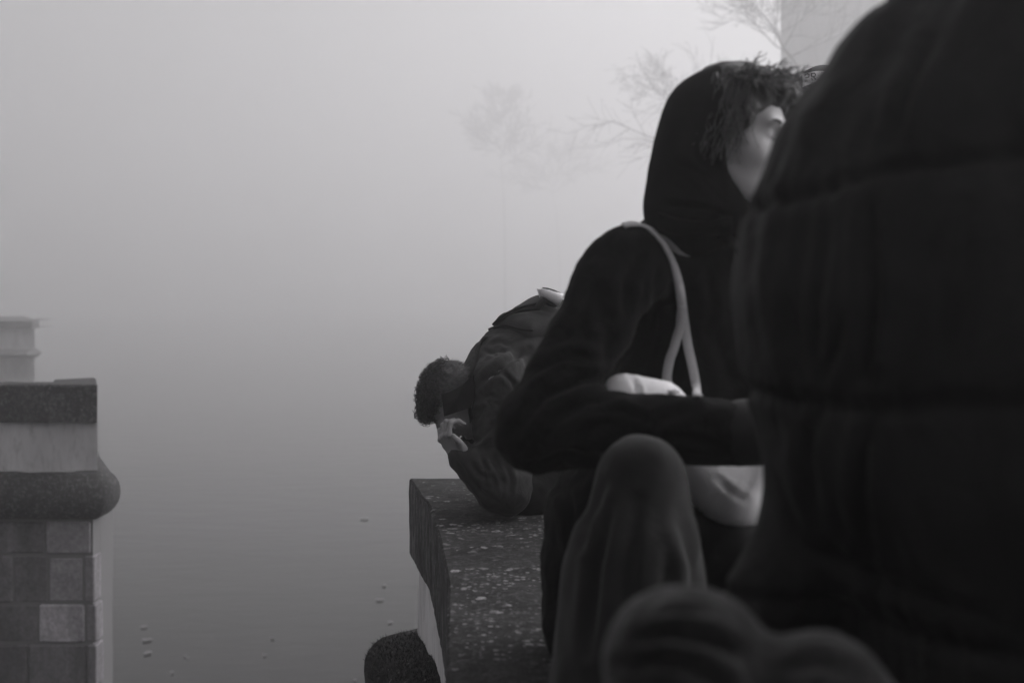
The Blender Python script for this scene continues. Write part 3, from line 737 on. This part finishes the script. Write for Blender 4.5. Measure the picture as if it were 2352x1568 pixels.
# ---------------------------------------------------------------- person in quilted jacket (nearest)
Q = empty('person', (.5, 1.25, 0)); tag(Q, 'person in a huge black quilted jacket seen from behind, filling the right side', 'person')
qt = [E(((e + .86) / 2, 1.32, z), ((.86 - e) / 2, .25 - max(0, z - .8) * .5, .13), k=.05) for e, z in ((.418, .98), (.342, .90), (.282, .82), (.244, .74), (.230, .66), (.238, .58), (.266, .50))] + [E((.60, 1.32, .62), (.2, .25, .34), k=.08), E((.66, 1.32, .45), (.33, .26, .38), k=.08), E((.62, 1.3, .2), (.24, .26, .22), k=.08)]
qarm = [C((.535, 1.2, .90), (.60, 1.1, .58), .10, .10, k=.05), C((.60, 1.1, .58), (.53, 1.02, .36), .095, .07, k=.04), C((.86, 1.36, .9), (.92, 1.2, .5), .1, .09, k=.05)]
qskirt = [C(P(1880, 1190, 1.36), P(1750, 1390, 1.33), .046, .05, k=.06), C(P(1910, 1260, 1.4), P(1830, 1430, 1.42), .06, .06, k=.06)]
kn1 = P(1575, 1528, .97); kn2 = P(1890, 1612, .95)
ql = [C((.50, 1.26, .06), (.22, 1.10, .28), .09, .07, k=.03), C((.22, 1.10, .28), kn1, .07, .058, k=.03), C(kn1, (.10, .80, .06), .057, .052, k=.02), C((.60, 1.2, .08), (.34, 1.08, .24), .09, .06, k=.03), C((.34, 1.08, .24), kn2, .06, .047, k=.03), C(kn2, (.24, .72, .06), .048, .045, k=.02)]
QC = np.array([.60, 1.33, 1.24]); QM = frame((-.6, .8, -.1), (0, 0, 1))
qh = xf(hand_prims((.8, .9, .6)), np.array([.51, 1.01, .33]), frame((-.6, -.2, -.5), (0, -1, .3)))
sdf(shrink(qt, .05) + shrink(qarm + ql, .016) + xf(head_prims(), QC, QM) + qh, .006, 'body', 'skin', Q, relax=1)
def quilt(V, N):
    # horizontal seams of the down baffles, tilting with the view of the back
    a = V[:, 0] - .23
    off = np.zeros(len(V)); 
    seams = [(.965, .05), (.751, .10), (.563, -.015), (.35, -.03), (.14, 0)]
    zz = V[:, 2]
    d = np.full(len(V), 1e9)
    for z0, sl in seams:
        d = np.minimum(d, np.abs(zz - (z0 + sl * a * 1.5 + .006 * np.sin(V[:, 0] * 21 + z0 * 9))))
    off = -.009 * np.exp(-(d / .007) ** 2) - .0035 * np.exp(-(d / .04) ** 2) + .001
    wr = wav(V * np.array([1.3, 1.3, .35]), 15, 9) * .005 + wav(V * np.array([2., 2., .4]), 26, 10) * .0025
    # puckers gathered near the seams
    wr += wav(V * np.array([3., 3., .5]), 34, 11) * .0035 * np.exp(-(d / .035) ** 2)
    m_ = 1.0
    return V + N * ((off + wr) * m_)[:, None]
qj = sdf(qt + qarm + qskirt, .007, 'quilted_jacket', 'puffer', Q, relax=2, post=quilt,
    folds=[([(2000, 420), (2010, 700), (1995, 900)], 16, .010), ([(2005, 930), (1985, 1130), (2010, 1400)], 16, .010), ([(1900, 500), (1880, 700), (1890, 860)], 14, .006), ([(1870, 940), (1850, 1050), (1880, 1200)], 14, .008),
           ([(1960, 720), (1925, 800), (1900, 870)], 12, .006), ([(2140, 100), (2080, 220), (2060, 330)], 16, .008), ([(2230, 480), (2200, 640), (2190, 850)], 18, .006), ([(1880, 1260), (2000, 1330), (2300, 1420)], 18, .008), ([(1730, 560), (1730, 700), (1750, 860)], 12, .004)])
sdf(ql, .006, 'trousers', 'knee', Q, noise=[(.002, 22, 5), (.0012, 60, 6)], relax=1,
    folds=[([(1470, 1470), (1540, 1452), (1620, 1465), (1703, 1500)], 15, .014), ([(1430, 1525), (1520, 1520), (1600, 1535), (1665, 1565)], 14, .013), ([(1500, 1420), (1560, 1405), (1620, 1412)], 10, .005), ([(1500, 1590), (1600, 1560), (1740, 1600)], 14, .006), ([(1800, 1540), (1880, 1520), (1960, 1550)], 18, .005)])
for c, f_ in (((.10, .78, .045), (-.3, -1, 0)), ((.24, .70, .045), (-.1, -1, 0))):
    sdf(xf([C((0, -.02, .02), (0, .1, .0), .042, .036, k=.03), C((0, .1, 0), (0, .18, -.01), .038, .03, k=.03), C((0, -.02, .02), (0, -.03, .08), .042, .045, k=.03)], np.array(c), frame(f_, (0, 0, 1))), .008, 'boot', 'coat', Q)
sdf(xf([E((0, -.025, .04), (.086, .1, .092), k=.03), E((0, -.06, -.02), (.075, .05, .08), k=.03)], QC, QM), .007, 'hair', 'hair', Q, noise=[(.003, 50, 3)])

# ---------------------------------------------------------------- bent-over person with curly hair
Bn = empty('person', (-.02, 3.9, 0)); tag(Bn, 'curly haired person in a dark padded jacket folded over with face buried in hands', 'person')
BC = P(1050, 925, 3.85)
BM = frame((-.28, -.18, -.95), (-.93, -.02, .22))
hsB = .93
shB = P(1150, 885, 3.80); elB = P(1155, 1118, 3.74); wrB = P(1064, 1050, 3.70)
bt_ = [E(P(1185, 880, 3.98), (.165, .16, .175), k=.06), E(P(1250, 850, 4.08), (.17, .17, .185), k=.08), E(P(1360, 860, 4.2), (.2, .18, .2), k=.08), E(P(1440, 980, 4.25), (.2, .2, .22), k=.08),
       C(P(1110, 880, 3.9), P(1100, 900, 3.88), .075, k=.05), C(P(1125, 960, 3.93), P(1120, 1080, 3.9), .085, .08, k=.04)]
ba = [C(shB, elB, .095, .080, k=.04), C(elB, wrB, .080, .046, k=.03), C(P(1160, 860, 4.12), P(1150, 1100, 4.0), .085, .07, k=.04), C(P(1150, 1100, 4.0), P(1060, 1040, 3.88), .065, .04, k=.03)]
bl_ = [C(P(1440, 1050, 4.25), P(1240, 1120, 3.98), .12, .085, k=.05), C(P(1240, 1125, 3.98), P(1215, 1150, 3.85), .085, .07, k=.04), C(P(1500, 1060, 4.3), P(1420, 1180, 3.7), .12, .08, k=.05)]
for p in bl_[0:2]: pass
h1 = xf(hand_prims((.85, 1.3, .7), .22, (.6, .8, .3), .92), wrB + np.array([-.006, 0, .0]), frame((-.60, -.12, .76), (-.62, -.62, -.45)), .88)
h2 = xf(hand_prims((.4, .9, .6), .05), P(1045, 1035, 3.86), frame((-.35, .1, .93), (-.7, .5, -.3)), .95)
neck = [C(BC + BM @ np.array([0, -.02, -.07]), P(1130, 885, 3.92), .055, .065, k=.03)]
bodyB = sdf(shrink(bt_ + ba + bl_, .016) + xf(head_prims(), BC, BM, hsB) + neck + h1 + h2, .0042, 'body', 'skin2', Bn, relax=1)
tr_ = sdf(bl_, .009, 'trousers', 'coat', Bn, noise=[(.004, 16, 7)])
jac = sdf(bt_ + ba, .0065, 'jacket', 'jacket', Bn, noise=[(.005, 15, 3), (.0025, 42, 5), (.001, 90, 6)],
    folds=[([(1150, 850), (1180, 880), (1190, 930)], 5, .009), ([(1110, 870), (1135, 860), (1165, 862)], 4, .006), ([(1120, 960), (1140, 950), (1160, 960)], 4, .007), ([(1080, 1100), (1105, 1130), (1140, 1150)], 5, .007), ([(1160, 1060), (1175, 1100), (1170, 1140)], 5, .007), ([(1110, 805), (1140, 815), (1175, 805)], 4, .006), ([(1215, 800), (1167, 830), (1128, 858), (1092, 890)], 7, .016), ([(1112, 756), (1101, 795), (1086, 823)], 4, .008), ([(1108, 913), (1130, 908), (1146, 914)], 3, .005), ([(1095, 945), (1110, 935), (1100, 960)], 4, .006),
           ([(1080, 1060), (1100, 1090), (1130, 1100)], 5, .008), ([(1105, 1050), (1118, 1080), (1112, 1110)], 4, .008), ([(1062, 1040), (1085, 1020), (1100, 1015)], 5, .007), ([(1122, 1080), (1135, 1105), (1140, 1130)], 4, .007),
           ([(1050, 1062), (1064, 1078), (1070, 1092)], 4, .006), ([(1130, 1030), (1150, 1000), (1165, 990)], 5, .006), ([(1160, 790), (1190, 775), (1215, 775)], 5, .005), ([(1128, 790), (1150, 785), (1180, 800)], 5, .004), ([(1150, 940), (1165, 1000), (1160, 1050)], 8, .006), ([(1130, 980), (1100, 1010), (1080, 1012)], 5, .006)])
# black stand-up collar flap over the cheek
bj = bvh(jac)
fl = MB()
q = [P(1014, 906, 3.74), P(1038, 897, 3.735), P(1062, 884, 3.73), P(1085, 862, 3.74), P(1092, 900, 3.745), P(1082, 935, 3.73), P(1050, 946, 3.72), P(1020, 956, 3.72), P(1017, 930, 3.725)]
n = len(q); off = np.array([.004, .016, 0])
V = [x for x in q] + [x + off for x in q] + [sum(q) / n + np.array([0, -.012, 0]), sum(q) / n + off]
Fc = [(2 * n, (i + 1) % n, i) for i in range(n)] + [(2 * n + 1, n + i, n + (i + 1) % n) for i in range(n)] + [(i, (i + 1) % n, n + (i + 1) % n, n + i) for i in range(n)]
mesh('collar', V, Fc, 'jacket_collar', Bn, False)
# band of the collar running down the jacket edge, with snap buttons
fb = MB(); c, no = surf_line(bj, [(1116, 775), (1102, 800), (1092, 830), (1084, 860), (1078, 890), (1080, 930), (1086, 965)], 3.85, .003)
ribbon(fb, c, no, .022, .002); fb.build('collar_band', 'jacket_collar', Bn)
for (px, py) in ((1071, 867),):
    h, nn = hit(bj, px, py, 3.8); m_ = MB(); m_.tube([h + nn * .006, h + nn * .0095], [.0055, .004], 8); m_.build('snap_button', 'metal', Bn)
# hair
scalp = xf([E((0, -.03, .036), (.082, .096, .090), k=.02), E((0, .0, .085), (.066, .085, .034), k=.02), E((0, -.07, -.03), (.066, .045, .06), k=.02), SUB(E((0, .13, -.035), (.12, .072, .08), k=.01))], BC, BM, hsB)
hrB = sdf(scalp, .0045, 'hair', 'hair_short', Bn, relax=1, noise=[(.0015, 130, 3)])
bh = bvh(hrB); fur = MB(); curls = MB(); cen = BC + BM @ np.array([0, -.02, .03])
vv = np.array([v.co[:] for v in hrB.data.vertices]); nn_ = np.array([v.normal[:] for v in hrB.data.vertices])
rnd = np.random.RandomState(9)
loc = (vv - BC) @ BM
for i in rnd.choice(len(vv), 5200):
    l = loc[i]
    if l[2] < -.07: continue
    top_ = l[2] > .066 or (l[1] > .02 and l[2] > .04)
    n0 = nn_[i]; 
    if top_:
        if rnd.rand() < .5: continue
        d = n0 * .8 + rnd.normal(size=3) * .4; d /= np.linalg.norm(d); a = np.cross(d, rnd.normal(size=3)); a /= np.linalg.norm(a); b = np.cross(d, a)
        r_ = rnd.uniform(.004, .0095); L_ = rnd.uniform(.008, .022); ph = rnd.rand() * 6; tn = rnd.uniform(1., 1.9)
        pts = [vv[i] - n0 * .002 + d * L_ * t + (a * (math.cos(ph + 6.28 * tn * t) - math.cos(ph)) + b * (math.sin(ph + 6.28 * tn * t) - math.sin(ph))) * r_ for t in np.linspace(0, 1, 11)]
        curls.tube(pts, .0009, 3, False)
    else:
        d = n0 * .35 + BM @ np.array([0, -.35, -.75]) + rnd.normal(size=3) * .28; d /= np.linalg.norm(d); L_ = rnd.uniform(.005, .014)
        fur.tube([vv[i], vv[i] + d * L_ * .5 + n0 * .001, vv[i] + d * L_], [.00065, .0005, .0002], 3, False)
fur.build('short_hair', 'hair_mid', Bn); curls.build('curls', 'hair_dark', Bn)
# backpack on the folded back
K = empty('backpack', tuple(P(1230, 740, 4.1))); tag(K, 'small black backpack with piped edge lying on the bent person\'s back', 'backpack')
pk = sdf([C(P(1170, 752, 4.0), P(1240, 735, 4.04), .05, .062, k=.04), C(P(1250, 735, 4.06), P(1330, 760, 4.12), .075, .09, k=.05), C(P(1215, 765, 3.95), P(1300, 775, 4.0), .055, .07, k=.04)], .006, 'pack_body', 'pack', K, noise=[(.002, 25, 2)],
    folds=[([(1130, 735), (1175, 716), (1235, 708), (1270, 715)], 4, .006)])
bk = bvh(pk, jac)
for pts in ([(1135, 745), (1150, 731), (1178, 714), (1207, 704), (1235, 698)], [(1140, 746), (1170, 724), (1205, 714), (1240, 712)], [(1122, 757), (1140, 752), (1165, 748), (1200, 757), (1225, 758)]):
    m_ = MB(); c, no = surf_line(bk, pts, 4.0, .003); m_.tube(c, .0045, 6); m_.build('piping', 'jacket_collar', K)
m_ = MB(); c = spline([P(1228, 720, 4.0), P(1240, 700, 3.98), P(1252, 690, 3.98), P(1275, 700, 4.0)], 5); m_.tube(c, .012, 8); m_.build('carry_loop', 'pack', K)
# paper
pm = MB()
def poly_prism(mb, pts, d, th):
    q = [P(x, y, d) for x, y in pts]; n = len(q); o = np.array([0, th, 0.])
    mb.add(q + [v + o for v in q], [tuple(range(n - 1, -1, -1)), tuple(range(n, 2 * n))] + [(i, (i + 1) % n, n + (i + 1) % n, n + i) for i in range(n)])
Pp = empty('folded_paper', tuple(P(1250, 675, 3.98))); tag(Pp, 'small folded white paper sticking out above the bent person\'s back', 'paper')
m_ = MB(); c = [P(1243, 668, 3.975), P(1258, 674, 3.97), P(1275, 682, 3.97), P(1290, 690, 3.97)]; m_.tube(c, [.0125, .016, .019, .021], 10); m_.build('rolled_sheet', 'paper', Pp)
m_ = MB(); poly_prism(m_, [(1233, 663), (1242, 664), (1243, 676), (1239, 683)], 3.98, .004); m_.build('corner', 'paper', Pp, False)
m_ = MB(); c = [P(1246, 661, 3.968), P(1258, 663, 3.965), P(1272, 668, 3.965), P(1288, 675, 3.968)]; m_.tube(c, [.002, .003, .004, .004], 6); m_.build('rim', 'cuff', Pp)

# ---------------------------------------------------------------- capped person on a stone step
KP = empty('person', (1.05, 4.3, -.45)); tag(KP, 'person in a grey cap with a white lettered patch, nearly hidden behind the others', 'person')
sb = MB(); sb.box(.66, 1.6, 3.9, 4.75, -1.0, -.5, .02); sb.box(.75, 1.5, 4.0, 4.75, -.5, -.34, .02)
so = sb.build('stone_step', 'floor', None, False); tag(so, 'low stone step under the capped person behind the parapet', 'step')
kc = P(1889, 217, 4.3); 
KM = frame((-.35, -.93, 0), (0, 0, 1))
ft = -.34
kp = [C(kc + (0, .03, -.75), kc + (0, .03, -.35), .15, .15, k=.06), E(kc + (0, .03, -.3), (.2, .11, .09), k=.06)]
ka = [C(kc + (sx * .2, .03, -.3), kc + (sx * .23, .02, -.6), .055, .048, k=.03) for sx in (-1, 1)] + [C(kc + (sx * .23, .02, -.6), kc + (sx * .2, -.08, -.83), .045, .036, k=.02) for sx in (-1, 1)]
kl = [C(kc + (sx * .09, .03, -.8), (kc[0] + sx * .1, 4.3, ft + .48), .085, .06, k=.03) for sx in (-1, 1)] + [C((kc[0] + sx * .1, 4.3, ft + .48), (kc[0] + sx * .11, 4.33, ft + .08), .058, .042, k=.02) for sx in (-1, 1)]
khn = []
for sx in (-1, 1): khn += xf(hand_prims(), kc + (sx * .2, -.09, -.85), frame((0, -.2, -1), (sx, 0, 0)))
sdf(shrink(kp + ka + kl, .015) + xf(head_prims(), kc + (0, .0, -.03), KM) + khn, .008, 'body', 'skin2', KP, relax=1)
sdf(kp + ka, .012, 'jacket', 'pack', KP, noise=[(.004, 14, 3)]); sdf(kl, .012, 'trousers', 'coat', KP)
cap = sdf(xf([E((0, -.005, .0), (.092, .106, .098), k=.01), SUB(E((0, 0, -.11), (.2, .2, .1), k=.005)), C((-.045, .1, -.012), (.045, .1, -.012), .006, k=.01), E((0, .12, -.014), (.07, .062, .006), k=.01)], kc, KM), .004, 'cap', 'cap', KP, relax=1)
cb = bvh(cap)
def wrap(name, flat, mat, off):      # flat: polygons in picture units laid onto the cap surface
    V = []; Fc = []
    for poly in flat:
        b0 = len(V)
        for (x, y) in poly:
            h, n_ = hit(cb, x, y, 4.2); V.append(h + n_ * off)
        Fc.append(tuple(range(b0, b0 + len(poly))))
    return mesh(name, V, Fc, mat, cap, False)
cells = []
for i in range(10):
    x0, x1 = 1844 + i * 5, 1849 + i * 5
    def ya(x): return 171 - 6.5 * math.sin(min(1, (x - 1844) / 38) * 1.57)
    def yb(x): return 201 - 14 * min(1.2, (x - 1844) / 36)
    for j in range(4):
        f0, f1 = j / 4, (j + 1) / 4
        cells.append([(x0, ya(x0) + (yb(x0) - ya(x0)) * f0), (x1, ya(x1) + (yb(x1) - ya(x1)) * f0), (x1, ya(x1) + (yb(x1) - ya(x1)) * f1), (x0, ya(x0) + (yb(x0) - ya(x0)) * f1)])
wrap('patch', cells, 'white', .0018)
def stroke(pts, w_):
    out = []
    for (a, b) in zip(pts[:-1], pts[1:]):
        a = np.array(a, float); b = np.array(b, float); t_ = (b - a) / np.linalg.norm(b - a); nrm = np.array([-t_[1], t_[0]]) * w_ / 2; a = a - t_ * w_ * .4; b = b + t_ * w_ * .4
        out.append([tuple(a - nrm), tuple(b - nrm), tuple(b + nrm), tuple(a + nrm)])
    return out
Pl = stroke([(1851.5, 189), (1850, 173)], 2.3) + stroke([(1850, 173), (1857, 171.5), (1859.5, 174), (1858.5, 179), (1851, 181)], 2.0)
Rl = stroke([(1866, 186), (1864.5, 171)], 2.3) + stroke([(1864.5, 171), (1871, 170), (1873.5, 172.5), (1872.5, 177), (1865.5, 178.5)], 2.0) + stroke([(1869, 178), (1874, 184)], 2.2)
wrap('lettering', Pl + Rl, 'capdark', .0030)
wrap('eyelet_slot', stroke([(1847, 166), (1856, 162), (1864, 160)], 3.6), 'capdark', .0016)
h, nn = hit(cb, 1832, 175, 4.25); m_ = MB(); m_.tube([h, h + nn * .004], [.005, .004], 8); m_.build('snap_button', 'white', cap)

# ------------------------------------------------------------------ haze
hz = MB(); hz.box(-380, 380, -60, 520, WZ - 1.2, 46)
h_ = hz.build('haze', 'white', None, False); tag(h_, kind='stuff')
hm = bpy.data.materials.new('haze'); hm.use_nodes = True; t = hm.node_tree; t.nodes.clear()
out = t.nodes.new("ShaderNodeOutputMaterial"); pv = t.nodes.new("ShaderNodeVolumePrincipled")
pv.inputs['Color'].default_value = (.97, .966, .972, 1); pv.inputs['Density'].default_value = .0118; pv.inputs['Anisotropy'].default_value = .7
t.links.new(pv.outputs[0], out.inputs['Volume']); h_.data.materials.clear(); h_.data.materials.append(hm)
